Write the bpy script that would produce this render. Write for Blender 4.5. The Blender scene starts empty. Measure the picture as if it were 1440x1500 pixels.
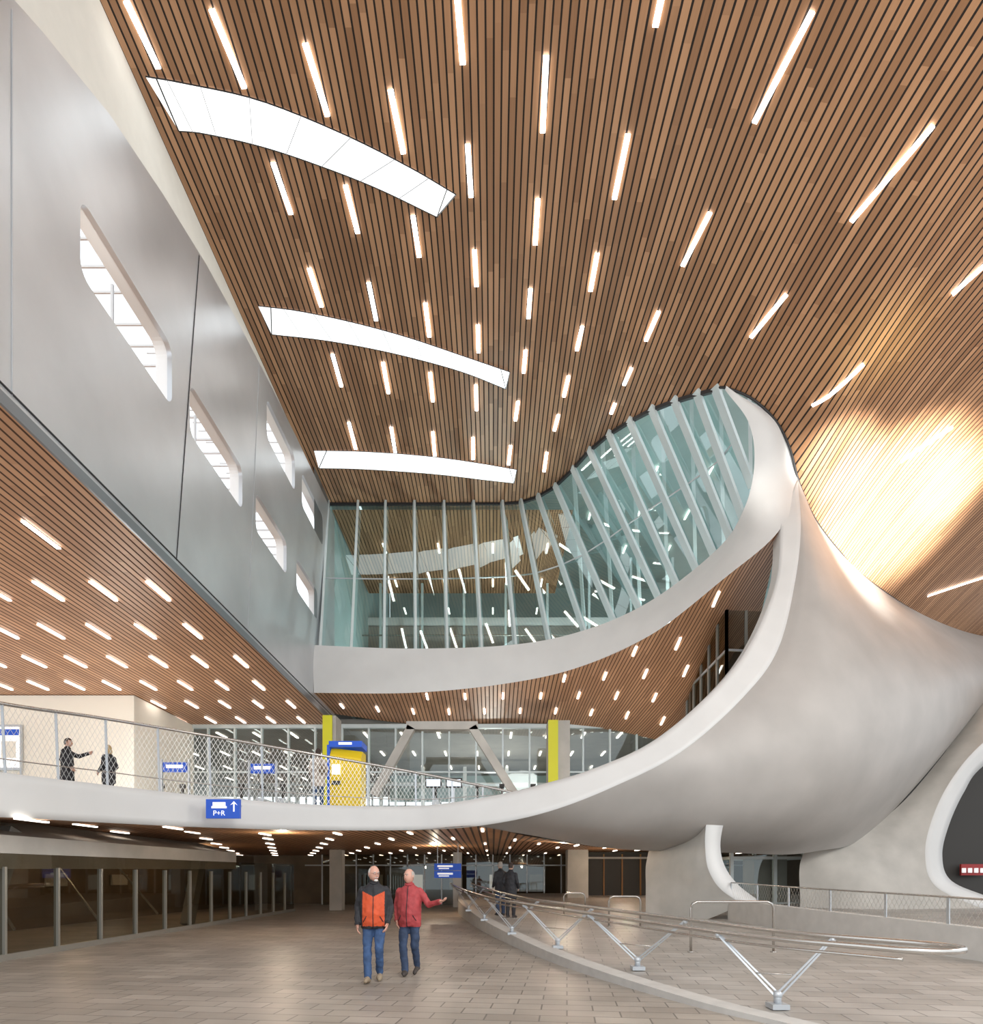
import bpy, bmesh, math, random
from mathutils import Vector, Matrix
from mathutils.bvhtree import BVHTree
random.seed(4)
V=Vector
EYE=1.6; F=900.0; CX=722.0; CY=1285.0
def W(px,py,Y): return V(((px-CX)*Y/F, Y, EYE+(CY-py)*Y/F))
def WZ(px,py,Z):
    return W(px,py,(Z-EYE)*F/(CY-py))
# ---------------------------------------------------------------- materials
def mat(name,col,rough=0.6,metal=0.0,emit=0,emcol=None,noise=0.0,nscale=3.0,bump=0.0,bscale=40,spec=0.5):
    m=bpy.data.materials.new(name); m.use_nodes=True
    nt=m.node_tree; b=nt.nodes["Principled BSDF"]
    b.inputs["Base Color"].default_value=(*col,1); b.inputs["Roughness"].default_value=rough
    b.inputs["Metallic"].default_value=metal
    b.inputs["Specular IOR Level"].default_value=spec
    if emit:
        b.inputs["Emission Color"].default_value=(*(emcol or col),1); b.inputs["Emission Strength"].default_value=emit
    tc=nt.nodes.new("ShaderNodeTexCoord")
    if noise>0:
        n=nt.nodes.new("ShaderNodeTexNoise"); n.inputs["Scale"].default_value=nscale; n.inputs["Detail"].default_value=5
        nt.links.new(tc.outputs["Object"],n.inputs["Vector"])
        r=nt.nodes.new("ShaderNodeMapRange"); r.inputs["To Min"].default_value=1-noise; r.inputs["To Max"].default_value=1+noise
        r.inputs["From Min"].default_value=.25; r.inputs["From Max"].default_value=.75
        nt.links.new(n.outputs["Fac"],r.inputs["Value"])
        mx=nt.nodes.new("ShaderNodeVectorMath"); mx.operation='SCALE'; mx.inputs[0].default_value=col
        nt.links.new(r.outputs[0],mx.inputs["Scale"]); nt.links.new(mx.outputs[0],b.inputs["Base Color"])
    if bump>0:
        n=nt.nodes.new("ShaderNodeTexNoise"); n.inputs["Scale"].default_value=bscale
        nt.links.new(tc.outputs["Object"],n.inputs["Vector"])
        bp=nt.nodes.new("ShaderNodeBump"); bp.inputs["Strength"].default_value=bump; bp.inputs["Distance"].default_value=.02
        nt.links.new(n.outputs["Fac"],bp.inputs["Height"]); nt.links.new(bp.outputs[0],b.inputs["Normal"])
    return m
def slat_mat(name,cA,cB,gap,pitch=.18,gw=.24):
    m=bpy.data.materials.new(name); m.use_nodes=True; nt=m.node_tree; N=nt.nodes; L=nt.links
    b=N["Principled BSDF"]; b.inputs["Roughness"].default_value=.45
    uv=N.new("ShaderNodeUVMap"); uv.uv_map="slat"
    sp=N.new("ShaderNodeSeparateXYZ"); L.new(uv.outputs[0],sp.inputs[0])
    def mth(op,a,bv=None):
        n=N.new("ShaderNodeMath"); n.operation=op
        if isinstance(a,(int,float)): n.inputs[0].default_value=a
        else: L.new(a,n.inputs[0])
        if bv is not None:
            if isinstance(bv,(int,float)): n.inputs[1].default_value=bv
            else: L.new(bv,n.inputs[1])
        return n.outputs[0]
    u=mth('DIVIDE',sp.outputs[0],pitch); fr=mth('FRACT',u); fl=mth('FLOOR',u)
    g=mth('LESS_THAN',fr,gw)
    w1=N.new("ShaderNodeTexWhiteNoise"); w1.noise_dimensions='1D'; L.new(fl,w1.inputs["W"])
    vv=mth('ADD',mth('DIVIDE',sp.outputs[1],2.6),mth('MULTIPLY',w1.outputs["Value"],5.0))
    vf=mth('FLOOR',vv)
    cb=N.new("ShaderNodeCombineXYZ"); L.new(fl,cb.inputs[0]); L.new(vf,cb.inputs[1])
    w2=N.new("ShaderNodeTexWhiteNoise"); w2.noise_dimensions='2D'; L.new(cb.outputs[0],w2.inputs["Vector"])
    mp=N.new("ShaderNodeMapping"); mp.inputs["Scale"].default_value=(30,1.2,1); L.new(uv.outputs[0],mp.inputs[0])
    ns=N.new("ShaderNodeTexNoise"); ns.inputs["Scale"].default_value=1.0; ns.inputs["Detail"].default_value=3; L.new(mp.outputs[0],ns.inputs["Vector"])
    fac=mth('ADD',mth('MULTIPLY',w2.outputs["Value"],.75),mth('MULTIPLY',ns.outputs["Fac"],.35))
    mc=N.new("ShaderNodeMix"); mc.data_type='RGBA'; mc.inputs[6].default_value=(*cA,1); mc.inputs[7].default_value=(*cB,1); L.new(fac,mc.inputs[0])
    m2=N.new("ShaderNodeMix"); m2.data_type='RGBA'; m2.inputs[7].default_value=(*gap,1); L.new(g,m2.inputs[0]); L.new(mc.outputs[2],m2.inputs[6])
    L.new(m2.outputs[2],b.inputs["Base Color"])
    rr=mth('ADD',mth('MULTIPLY',g,.5),.42); L.new(rr,b.inputs["Roughness"])
    return m
def glass_mat(name,tint,refl=.3,rcol=(.85,.95,.95),rough=.02,add=.5):
    m=bpy.data.materials.new(name); m.use_nodes=True; nt=m.node_tree; N=nt.nodes; L=nt.links
    N.remove(N["Principled BSDF"]); out=N["Material Output"]
    t=N.new("ShaderNodeBsdfTransparent"); t.inputs[0].default_value=(*tint,1)
    g=N.new("ShaderNodeBsdfGlossy"); g.inputs["Roughness"].default_value=rough; g.inputs["Color"].default_value=(*rcol,1)
    lw=N.new("ShaderNodeLayerWeight"); lw.inputs[0].default_value=.25
    mr=N.new("ShaderNodeMapRange"); mr.inputs["To Min"].default_value=refl; mr.inputs["To Max"].default_value=min(1,refl+add); L.new(lw.outputs["Fresnel"],mr.inputs["Value"])
    mx=N.new("ShaderNodeMixShader"); L.new(mr.outputs[0],mx.inputs[0]); L.new(t.outputs[0],mx.inputs[1]); L.new(g.outputs[0],mx.inputs[2]); L.new(mx.outputs[0],out.inputs[0])
    return m
def net_mat(name,col,pitch,th):
    m=bpy.data.materials.new(name); m.use_nodes=True; nt=m.node_tree; N=nt.nodes; L=nt.links
    b=N["Principled BSDF"]; b.inputs["Base Color"].default_value=(*col,1); b.inputs["Metallic"].default_value=.6; b.inputs["Roughness"].default_value=.35
    uv=N.new("ShaderNodeUVMap"); uv.uv_map="slat"; sp=N.new("ShaderNodeSeparateXYZ"); L.new(uv.outputs[0],sp.inputs[0])
    def mth(op,a,bv=None):
        n=N.new("ShaderNodeMath"); n.operation=op
        for k,x in enumerate((a,bv)):
            if x is None: continue
            if isinstance(x,(int,float)): n.inputs[k].default_value=x
            else: L.new(x,n.inputs[k])
        return n.outputs[0]
    v=mth('MULTIPLY',sp.outputs[1],.6)
    a=mth('LESS_THAN',mth('FRACT',mth('DIVIDE',mth('ADD',sp.outputs[0],v),pitch)),th)
    c=mth('LESS_THAN',mth('FRACT',mth('DIVIDE',mth('SUBTRACT',sp.outputs[0],v),pitch)),th)
    L.new(mth('MAXIMUM',a,c),b.inputs["Alpha"])
    return m
def floor_mat(name,c1,c2,cm):
    m=bpy.data.materials.new(name); m.use_nodes=True; nt=m.node_tree; N=nt.nodes; L=nt.links
    b=N["Principled BSDF"]; b.inputs["Roughness"].default_value=.42
    tc=N.new("ShaderNodeTexCoord"); mp=N.new("ShaderNodeMapping"); mp.inputs["Rotation"].default_value=(0,0,.12); L.new(tc.outputs["Object"],mp.inputs[0])
    br=N.new("ShaderNodeTexBrick"); br.inputs["Scale"].default_value=1; br.inputs["Brick Width"].default_value=.62; br.inputs["Row Height"].default_value=.31
    br.inputs["Mortar Size"].default_value=.010; br.inputs["Color1"].default_value=(*c1,1); br.inputs["Color2"].default_value=(*c2,1); br.inputs["Mortar"].default_value=(*cm,1)
    L.new(mp.outputs[0],br.inputs["Vector"])
    ns=N.new("ShaderNodeTexNoise"); ns.inputs["Scale"].default_value=.8; ns.inputs["Detail"].default_value=8; L.new(tc.outputs["Object"],ns.inputs["Vector"])
    mr=N.new("ShaderNodeMapRange"); mr.inputs["From Min"].default_value=.3; mr.inputs["From Max"].default_value=.7; mr.inputs["To Min"].default_value=.80; mr.inputs["To Max"].default_value=1.18; L.new(ns.outputs["Fac"],mr.inputs["Value"])
    vm=N.new("ShaderNodeVectorMath"); vm.operation='SCALE'; L.new(br.outputs["Color"],vm.inputs[0]); L.new(mr.outputs[0],vm.inputs["Scale"])
    L.new(vm.outputs[0],b.inputs["Base Color"])
    bp=N.new("ShaderNodeBump"); bp.inputs["Strength"].default_value=.3; bp.inputs["Distance"].default_value=.01; bp.invert=True; L.new(br.outputs["Fac"],bp.inputs["Height"]); L.new(bp.outputs[0],b.inputs["Normal"])
    return m
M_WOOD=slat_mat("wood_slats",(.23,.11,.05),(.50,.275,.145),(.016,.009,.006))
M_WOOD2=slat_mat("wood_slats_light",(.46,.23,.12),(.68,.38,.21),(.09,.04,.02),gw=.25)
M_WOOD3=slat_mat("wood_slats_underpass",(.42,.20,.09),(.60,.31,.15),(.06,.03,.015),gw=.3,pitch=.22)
M_METAL=mat("brushed_aluminium",(.60,.615,.635),.33,.6,noise=.13,nscale=.35,bump=.2,bscale=.45)
M_METALD=mat("aluminium_trim",(.26,.28,.30),.35,.7)
M_WHITEWALL=mat("white_plaster",(.78,.76,.70),.8,noise=.03)
M_WINF=mat("window_reveal",(.85,.85,.84),.7)
M_RIM=mat("white_rim",(.64,.64,.63),.5,noise=.05,nscale=.8)
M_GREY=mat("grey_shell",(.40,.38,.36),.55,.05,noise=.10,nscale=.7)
M_CONC=mat("concrete",(.45,.43,.395),.75,noise=.14,nscale=1.2,bump=.2)
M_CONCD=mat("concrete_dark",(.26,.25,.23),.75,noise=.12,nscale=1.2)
M_LIGHT=mat("strip_light",(1,1,1),.5,emit=8,emcol=(1,.97,.92))
M_LIGHTD=mat("strip_light_dim",(1,1,1),.5,emit=4,emcol=(1,.93,.82))
M_SKYL=mat("skylight_well_glow",(1,1,1),.5,emit=1.0,emcol=(.96,.985,1))  # emission stands in for daylight on the far faces of the skylight wells
M_SEAM=mat("seam",(.45,.46,.48),.6)
M_BLACK=mat("black_line",(.02,.02,.022),.5)
M_GLASS=glass_mat("teal_glass",(.66,.82,.81),.18,add=.35)
M_GLASSC=glass_mat("clear_glass",(.88,.93,.91),.08)
M_GLASSD=glass_mat("dark_glass",(.45,.41,.33),.08,add=.35)
M_MULL=mat("mullion_white",(.62,.70,.71),.4,.2)
M_MULLD=mat("mullion_bronze",(.30,.29,.26),.4,.4)
M_STEEL=mat("stainless_steel",(.55,.53,.50),.25,.9)
M_GALV=mat("galvanised_steel",(.50,.53,.56),.4,.5)
M_NET=net_mat("steel_net",(.6,.6,.58),.11,.08)
M_FLOOR=floor_mat("pavers",(.30,.262,.222),(.385,.345,.298),(.16,.14,.12))
M_FLOOR2=floor_mat("pavers_ramp",(.33,.305,.275),(.40,.375,.345),(.2,.185,.17))
M_KERB=mat("kerb_stone",(.50,.485,.46),.7,noise=.08,nscale=4)
M_YEL=mat("yellow_panel",(.85,.60,.01),.4)
M_LIME=mat("lime_panel",(.68,.66,.02),.5)
M_BLUE=mat("sign_blue",(.01,.07,.45),.35,emit=.2,emcol=(.01,.12,.75))
M_WSIGN=mat("sign_white",(.9,.9,.9),.4,emit=.5,emcol=(1,1,1))
M_DARK=mat("dark_interior",(.05,.047,.043),.7)
M_BROWN=mat("brown_interior",(.16,.115,.075),.6,noise=.3,nscale=.8)
M_TEAL=mat("teal_backdrop",(.36,.48,.47),.5,noise=.2,nscale=.3)
M_RED=mat("red_sign",(.30,.02,.02),.4,emit=.1)
M_CREAM=mat("cream_wall",(.84,.81,.72),.8)
M_SCREEN=mat("screen",(.7,.8,.9),.3,emit=.8)
M_WARM=mat("warm_lamp",(1,.8,.5),emit=5,emcol=(1,.75,.4)); M_ORF=mat("orange_frame",(.35,.16,.05))
# ---------------------------------------------------------------- builder
class MB:
    def __init__(s,name): s.name=name; s.bm=bmesh.new(); s.mats=[]
    def mi(s,m):
        if m not in s.mats: s.mats.append(m)
        return s.mats.index(m)
    def face(s,pts,m):
        vs=[s.bm.verts.new(p) for p in pts]; f=s.bm.faces.new(vs); f.material_index=s.mi(m); return f
    def box(s,c,d,m,R=None):
        c=V(c); x,y,z=d[0]/2,d[1]/2,d[2]/2
        P=[V((i*x,j*y,k*z)) for i in(-1,1) for j in(-1,1) for k in(-1,1)]
        if R is not None: P=[R@p for p in P]
        vs=[s.bm.verts.new(c+p) for p in P]
        for q in((0,1,3,2),(4,6,7,5),(0,4,5,1),(2,3,7,6),(0,2,6,4),(1,5,7,3)):
            f=s.bm.faces.new([vs[i] for i in q]); f.material_index=s.mi(m)
    def beam(s,p,q,w,h,m,up=V((0,0,1))):
        p=V(p);q=V(q); d=(q-p); L=d.length
        if L<1e-5: return
        d/=L; 
        if abs(d.dot(up))>.98: up=V((0,1,0))
        x=d.cross(up).normalized(); z=x.cross(d)
        R=Matrix((x,d,z)).transposed()
        s.box((p+q)/2,(w,L,h),m,R)
    def tube(s,path,r,m,n=8,closed=False):
        path=[V(p) for p in path]; rings=[]
        N=len(path); rr=r if isinstance(r,(list,tuple)) else [r]*N
        ref=V((0,0,1))
        for i,p in enumerate(path):
            if closed: d=(path[(i+1)%N]-path[i-1])
            else: d=path[min(i+1,N-1)]-path[max(i-1,0)]
            d.normalize()
            u=ref if abs(d.dot(ref))<.95 else V((0,1,0))
            a=d.cross(u).normalized(); b=a.cross(d)
            rings.append([s.bm.verts.new(p+a*rr[i]*math.cos(t*2*math.pi/n)+b*rr[i]*math.sin(t*2*math.pi/n)) for t in range(n)])
        K=N if closed else N-1
        for i in range(K):
            A=rings[i];B=rings[(i+1)%N]
            for t in range(n):
                f=s.bm.faces.new((A[t],A[(t+1)%n],B[(t+1)%n],B[t])); f.material_index=s.mi(m); f.smooth=True
        if not closed:
            for R_ in(rings[0],rings[-1]):
                try: f=s.bm.faces.new(R_); f.material_index=s.mi(m)
                except: pass
    def ball(s,c,r,m,sub=2,sc=(1,1,1),R=None):
        ret=bmesh.ops.create_icosphere(s.bm,subdivisions=sub,radius=1)
        mi=s.mi(m)
        for v in ret['verts']:
            p=V((v.co.x*r*sc[0],v.co.y*r*sc[1],v.co.z*r*sc[2]))
            if R is not None: p=R@p
            v.co=V(c)+p
            for f in v.link_faces: f.material_index=mi; f.smooth=True
    def done(s,parent=None,recalc=True):
        if recalc: bmesh.ops.recalc_face_normals(s.bm,faces=s.bm.faces)
        me=bpy.data.meshes.new(s.name); s.bm.to_mesh(me); s.bm.free()
        for m in s.mats: me.materials.append(m)
        o=bpy.data.objects.new(s.name,me); bpy.context.scene.collection.objects.link(o)
        if parent: o.parent=parent
        return o
def cr(P,t):
    n=len(P)-1; t=max(0,min(t,n-1e-6)); i=int(t); f=t-i
    p1=P[i];p2=P[i+1]; p0=P[i-1] if i>0 else 2*p1-p2; p3=P[i+2] if i+2<=n else 2*p2-p1
    return .5*((2*p1)+(p2-p0)*f+(2*p0-5*p1+4*p2-p3)*f*f+(3*p1-p0-3*p2+p3)*f*f*f)
def curve(P,n): 
    P=[V(p) for p in P]; return [cr(P,(len(P)-1)*k/(n-1)) for k in range(n)]
def fslat(X,Y):
    if X<3: return X
    return 3+(X-3)*32/max(52-Y,8)
def grid_mesh(name,G,m,uv=None,smooth=True,solid=0):
    nu=len(G);nv=len(G[0]); verts=[p for r in G for p in r]
    faces=[(i*nv+j,(i+1)*nv+j,(i+1)*nv+j+1,i*nv+j+1) for i in range(nu-1) for j in range(nv-1)]
    me=bpy.data.meshes.new(name); me.from_pydata([tuple(v) for v in verts],[],faces); me.materials.append(m)
    l=me.uv_layers.new(name="slat")
    for lp in me.loops:
        v=verts[lp.vertex_index]
        if uv=='net':
            i,j=divmod(lp.vertex_index,nv); l.data[lp.index].uv=(UVN[i],v.z)
        else: l.data[lp.index].uv=(fslat(v.x,v.y),v.y)
    for p in me.polygons: p.use_smooth=smooth
    o=bpy.data.objects.new(name,me); bpy.context.scene.collection.objects.link(o)
    if solid:
        s=o.modifiers.new("s",'SOLIDIFY'); s.thickness=solid; s.offset=0
    return o
def loft2(curves,nu,nv):
    C=[[V(p) for p in c] for c in curves]; K=len(C[0])-1; G=[]
    for a in range(nu):
        t=K*a/(nu-1); row=[cr(c,t) for c in C]
        G.append([cr(row,(len(C)-1)*b/(nv-1)) for b in range(nv)])
    return G
def bvh_of(o):
    me=o.data; return BVHTree.FromPolygons([v.co.copy() for v in me.vertices],[tuple(p.vertices) for p in me.polygons])
# ---------------------------------------------------------------- key curves
ZC=20.0
glass_top=[(482,737),(525,737),(565,737),(607,737),(650,737),(693,737),(735,737),(762,735),(787,727),(812,712),(838,687),(862,660),(890,636),(920,617),(952,600),(985,587),(1018,577),(1045,570)]
gz=[ZC]*8+[19.98,19.95,19.88,19.78,19.62,19.42,19.2,18.92,18.62,18.35]
GT=[WZ(a,b,z) for (a,b),z in zip(glass_top,gz)]
ring_top=[W(1062,568,20.8),W(1100,583,20.8),W(1135,615,21.0),W(1156,655,21.35),W(1168,700,21.8)]
ceilB=[W(1182,738,22.4),W(1200,770,23.2),W(1230,808,24.2),W(1260,840,25.2),W(1330,890,27),W(1400,925,29),W(1440,933,30),W(1600,950,34)]
bl=[V((-8.7,30.3,ZC))]+GT[0:7:2]+GT[7:]+ring_top+ceilB
G=[]
B=curve(bl,200)
for p in B:
    nx=p.x if p.x<3 else 3+(p.x-3)*.95
    N0=V((nx,1.0,ZC)); row=[]
    for k in range(81):
        v=k/80; q=N0.lerp(p,v); q.z=ZC-(ZC-p.z)*(v**3.2); row.append(q)
    G.append(row)
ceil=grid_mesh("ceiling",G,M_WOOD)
bv=bvh_of(ceil)
def on_ceiling(px,py):
    d=(W(px,py,10)-V((0,0,EYE))).normalized(); h=bv.ray_cast(V((0,0,EYE)),d)
    if h[0] is None: return WZ(px,py,ZC)
    return h[0]
SL=[(185,0,232,98),(310,12,358,127),(447,62,480,168),(572,130,591,223),(670,-5,678,92),(800,80,795,192),(972,-20,960,37),(1190,15,1105,178),(685,210,690,287),(920,195,900,290),(1367,182,1247,323),(400,237,426,312),(506,270,524,340),(605,315,614,375),(788,290,784,357),(695,365,698,418),(875,370,865,425),(1040,310,1000,388),(453,392,471,448),(540,413,551,468),(623,443,629,492),(777,422,774,465),(700,475,701,515),(853,477,845,512),(965,455,946,498),(1152,430,1100,493),(1445,385,1395,430),(487,518,500,565),(561,530,569,575),(630,545,634,587),(770,512,767,545),(697,563,698,600),(833,550,826,580),(925,538,914,563),(1265,532,1190,593),(511,618,521,657),(573,625,579,662),(634,632,637,667),(759,587,755,615),(693,640,693,672),(818,607,812,630),(901,590,895,605),(1395,625,1320,675),(748,652,745,680),(801,662,797,690),(1442,845,1360,872)]
mb=MB("ceiling_strip_lights")
for a,b,c,d in SL:
    p=on_ceiling(a,b);q=on_ceiling(c,d); pr=None
    for k in range(7):
        t=p.lerp(q,k/6); h=bv.ray_cast(V((t.x,t.y,5)),V((0,0,1)))
        t=V((t.x,t.y,(h[0].z if h[0] else t.z)-.03))
        if pr is not None: mb.beam(pr,t,.125,.04,M_LIGHT)
        pr=t
mb.done()
def slot(name,top,bot):
    mb=MB(name); T=curve([WZ(a,b,ZC-.04) for a,b in top],25); Bm=curve([WZ(a,b,ZC-.04) for a,b in bot],25)
    for i in range(24):
        mb.face([T[i],T[i+1],Bm[i+1],Bm[i]],M_SKYL)
        for X in(T,Bm): mb.beam(X[i],X[i+1],.02,.015,M_BLACK)
        if i%3==2: mb.beam(T[i+1]-V((0,0,.008)),Bm[i+1]-V((0,0,.008)),.014,.008,M_SEAM)
    mb.beam(T[1].lerp(T[2],.5)-V((0,0,.01)),Bm[0]-V((0,0,.01)),.03,.01,M_BLACK)
    mb.beam(T[24],Bm[24],.03,.02,M_BLACK)
    mb.beam(T[23]-V((0,0,.01)),Bm[24]-V((0,0,.01)),.02,.01,M_BLACK)
    mb.done(recalc=False)
slot("skylight_slot",[(213,112),(270,122),(380,147),(500,195),(600,245),(668,285)],[(262,192),(300,196),(380,214),(460,240),(550,275),(640,318)])
slot("skylight_slot",[(378,448),(440,456),(520,473),(600,495),(680,522),(747,545)],[(398,490),(470,498),(540,510),(610,526),(680,546),(741,570)])
slot("skylight_slot",[(460,660),(520,661),(590,665),(650,671),(705,679),(757,688)],[(467,686),(520,687),(590,691),(650,696),(700,702),(753,708)])
# ---------------------------------------------------------------- metal wall left
def curve_wall(name,outline,holes,x0,th,m):
    cu=bpy.data.curves.new(name+"_c",'CURVE'); cu.dimensions='2D'; cu.fill_mode='BOTH'; cu.extrude=th/2
    for pts in [outline]+holes:
        s=cu.splines.new('POLY'); s.points.add(len(pts)-1)
        for k,(a,b) in enumerate(pts): s.points[k].co=(a,b,0,1)
        s.use_cyclic_u=True
    o=bpy.data.objects.new(name+"_c",cu); bpy.context.scene.collection.objects.link(o)
    dg=bpy.context.evaluated_depsgraph_get(); me=bpy.data.meshes.new_from_object(o.evaluated_get(dg))
    bpy.data.objects.remove(o)
    for v in me.vertices: v.co=V((x0+v.co.z,v.co.x,v.co.y))
    me.materials.clear(); me.materials.append(m); me.name=name
    ob=bpy.data.objects.new(name,me); bpy.context.scene.collection.objects.link(ob); return ob
def rrect(a,b,c,d,r=.3):
    P=[]
    for cx,cy,s in((b-r,d-r,0),(a+r,d-r,1),(a+r,c+r,2),(b-r,c+r,3)):
        for k in range(6):
            t=(s+k/5)*math.pi/2; P.append((cx+r*math.cos(t),cy+r*math.sin(t)))
    return P
top=[(31,19.75),(25,19.5),(22,19.3),(19.6,19.05),(17.2,18.7),(14.9,18.15),(12.8,17.5),(10.9,16.6),(8,15.0),(1,10.8)]
wins=[(11.9,15.3,13.3,14.8),(16.2,19.6,13.3,14.65),(20.7,23.8,13.3,14.6),(25,28,13.3,14.6),(21.7,24.8,17.15,18.55),(25.7,28.9,17.15,18.55)]
curve_wall("wall_left",[(1,9.3),(31,9.3)]+top,[rrect(*w,r=.28) for w in wins],-8.05,.12,M_METAL)
curve_wall("wall_left_upper",[(1,10.3)]+[(a,b-.4) for a,b in reversed(top)]+[(31,20.2),(1,20.2)],[],-8.35,.2,M_WHITEWALL)
mb=MB("trim_left_wall")
X=-7.98
mb.box((X,16,9.38),(.05,30,.22),M_METALD)
mb.box((X,16,9.62),(.04,30,.02),M_BLACK)
mb.beam((X,16.7,18.5),(X,15.5,9.6),.012,.025,M_BLACK); mb.beam((X,21,19.1),(X,20.0,9.6),.012,.015,M_SEAM)
mb.beam((X,10.2,16.0),(X,10.2,9.6),.012,.015,M_SEAM)
mb.done()
for k,w in enumerate(wins):
    mb=MB("window_%d"%(k+1))
    P=rrect(w[0]-.01,w[1]+.01,w[2]-.01,w[3]+.01,.28)
    for (a,b),(c,d) in zip(P,P[1:]+P[:1]):
        mb.face([V((-8.11,a,b)),V((-8.11,c,d)),V((-8.4,c,d)),V((-8.4,a,b))],M_WINF)
    for j in range(6): mb.box((-11.2,w[0]+1.2+.7*j,w[3]+2.6),(3.4,.05,.06),M_WINF)
    mb.box((-9.6,(w[0]+w[1])/2+1.9,(w[2]+w[3])/2+1.0),(.06,.06,3.0),M_WINF)
    mb.box((-9.6,(w[0]+w[1])/2+1.5,w[3]+.35),(.06,4.0,.06),M_WINF)
    mb.done()
G=[[V((-30+22*i/20,1+30*j/30,9.28)) for j in range(31)] for i in range(21)]
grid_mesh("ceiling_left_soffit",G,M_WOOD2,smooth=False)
mbx=MB("soffit_strip_lights")
for j in range(0,7):
    y=13.75+2.7*j
    for k in range(10):
        x=-10.1-1.47*k if j==0 else -8.95-1.47*k-(.4 if j%2==0 else 0)
        if j==0 and k>0: continue
        mbx.box((x,y,9.25),(.09,1.1,.03),M_LIGHT)
mbx.done()
# band/ring strip
band_in=[W(460,945,27.5),W(600,950,27.3),W(745,945,26.7),W(850,925,25.6),W(950,882,24.2),W(1050,805,22.6),W(1090,745,21.7),W(1105,680,21.2),W(1097,620,20.9),W(1062,571,20.75)]
band_out=[W(460,1015,27.4),W(600,1015,27.2),W(730,1003,26.4),W(840,980,25.0),W(950,932,23.2),W(1060,848,21.3),W(1143,775,20.6),W(1168,700,21.75),W(1138,617,21.0),W(1062,567,20.8)]
mid=[(a+b)/2+V((0,-.12,0)) for a,b in zip(band_in,band_out)]
grid_mesh("parapet_band",loft2([band_in,mid,band_out],120,9),M_RIM)
mb=MB("window_atrium_glazing")
gb_px=[(470,950),(515,952),(563,953),(609,953),(655,953),(705,951),(755,948),(805,943),(857,927),(900,910),(937,892),(965,876),(992,858),(1020,835),(1045,812),(1068,785),(1086,755),(1100,710)]
bin_dep=[(460,28),(600,28),(745,27.5),(850,26.4),(950,24.9),(1050,23.2),(1090,22.3),(1105,21.8)]
def interp(tab,x):
    for (a,ya),(b,yb) in zip(tab,tab[1:]):
        if x<=b: return ya+(yb-ya)*(x-a)/(b-a)
    return tab[-1][1]
GB=[W(a,b+6,interp(bin_dep,a)) for a,b in gb_px]
for i in range(len(GT)-1):
    mb.face([GT[i],GT[i+1],GB[i+1],GB[i]],M_GLASS)
for i in range(len(GT)):
    mb.beam(GT[i]+V((0,-.12,0)),GB[i]+V((0,-.12,0)),.11,.3,M_MULL,up=V((.3,-1,0)))
for i in range(len(GT)-1):
    mb.beam(GT[i]-V((0,0,.06)),GT[i+1]-V((0,0,.06)),.12,.12,M_BLACK)
    mb.beam(GT[i].lerp(GB[i],.52),GT[i+1].lerp(GB[i+1],.52),.03,.05,M_GALV)
mb.face([V((-8,27.5,20)),V((-8,30.2,20)),V((-8,30.2,12)),V((-8,27.5,12))],M_METALD)
mb.done()
G=[[V((-8+12*i/10,30.6+9*j/6,19.9)) for j in range(7)] for i in range(11)]
grid_mesh("ceiling_atrium_back",G,M_WOOD,smooth=False)
mb=MB("atrium_floors")
mb.box((8,42,24.2),(32,34,.2),M_TEAL)
mb.box((8,48,16),(32,.3,17),M_TEAL)
mb.box((-8.2,39.5,17.5),(.2,17.5,13),M_TEAL)
mb.box((2,38,15.2),(24,.4,.7),M_RIM)
mb.box((2,42,14.8),(24,8,.1),M_CONCD)
mb.box((0,40,18.2),(20,.3,.5),M_RIM); mb.box((0,40,17),(20,.1,1.8),M_CONCD)
mb.tube([V((-8,37.6,16.4)),V((14,37.6,16.4))],.05,M_STEEL,6)
for i in range(9): mb.box((-7+2.6*i,38.3,17),(.14,.14,9),M_MULL)
for i in range(8): mb.beam((3+1.4*i,25.5+.3*i,23.5),(5+1.5*i,33,14),.16,.25,M_MULL)
for i in range(7):
    for j in range(3): mb.box((-6+3.0*i,34+4*j,19.8 if i<4 else 24),(.10,1.0,.04),M_LIGHTD)
mb.box((2,38,11.6),(30,17,.2),M_CONCD)
mb.done()
# middle soffit
back=[W(470,1043,31),W(600,1060,31),W(700,1060,31),W(800,1060,31),W(900,1070,31),W(985,1085,31),W(1020,1050,31),W(1090,1010,31)]
bo=[W(460,1015,27.4),W(600,1015,27.2),W(730,1003,26.4),W(840,980,25.0),W(950,932,23.2),W(1030,872,21.9),W(1080,830,21.2),W(1143,775,20.6)]
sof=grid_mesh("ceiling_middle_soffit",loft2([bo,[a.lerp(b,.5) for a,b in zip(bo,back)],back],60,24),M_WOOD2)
bs=bvh_of(sof)
mbm=MB("middle_soffit_strip_lights")
for j in range(6):
    for k in range(11):
        x=-7.2+1.7*k+(.85 if j%2 else 0); y=22.3+1.75*j
        h=bs.ray_cast(V((x,y-.32,0)),V((0,0,1))); h2=bs.ray_cast(V((x,y+.32,0)),V((0,0,1)))
        if h[0] and h2[0] and x<8.2: mbm.beam(h[0]-V((0,0,.03)),h2[0]-V((0,0,.03)),.08,.03,M_LIGHT)
mbm.done()
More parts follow.
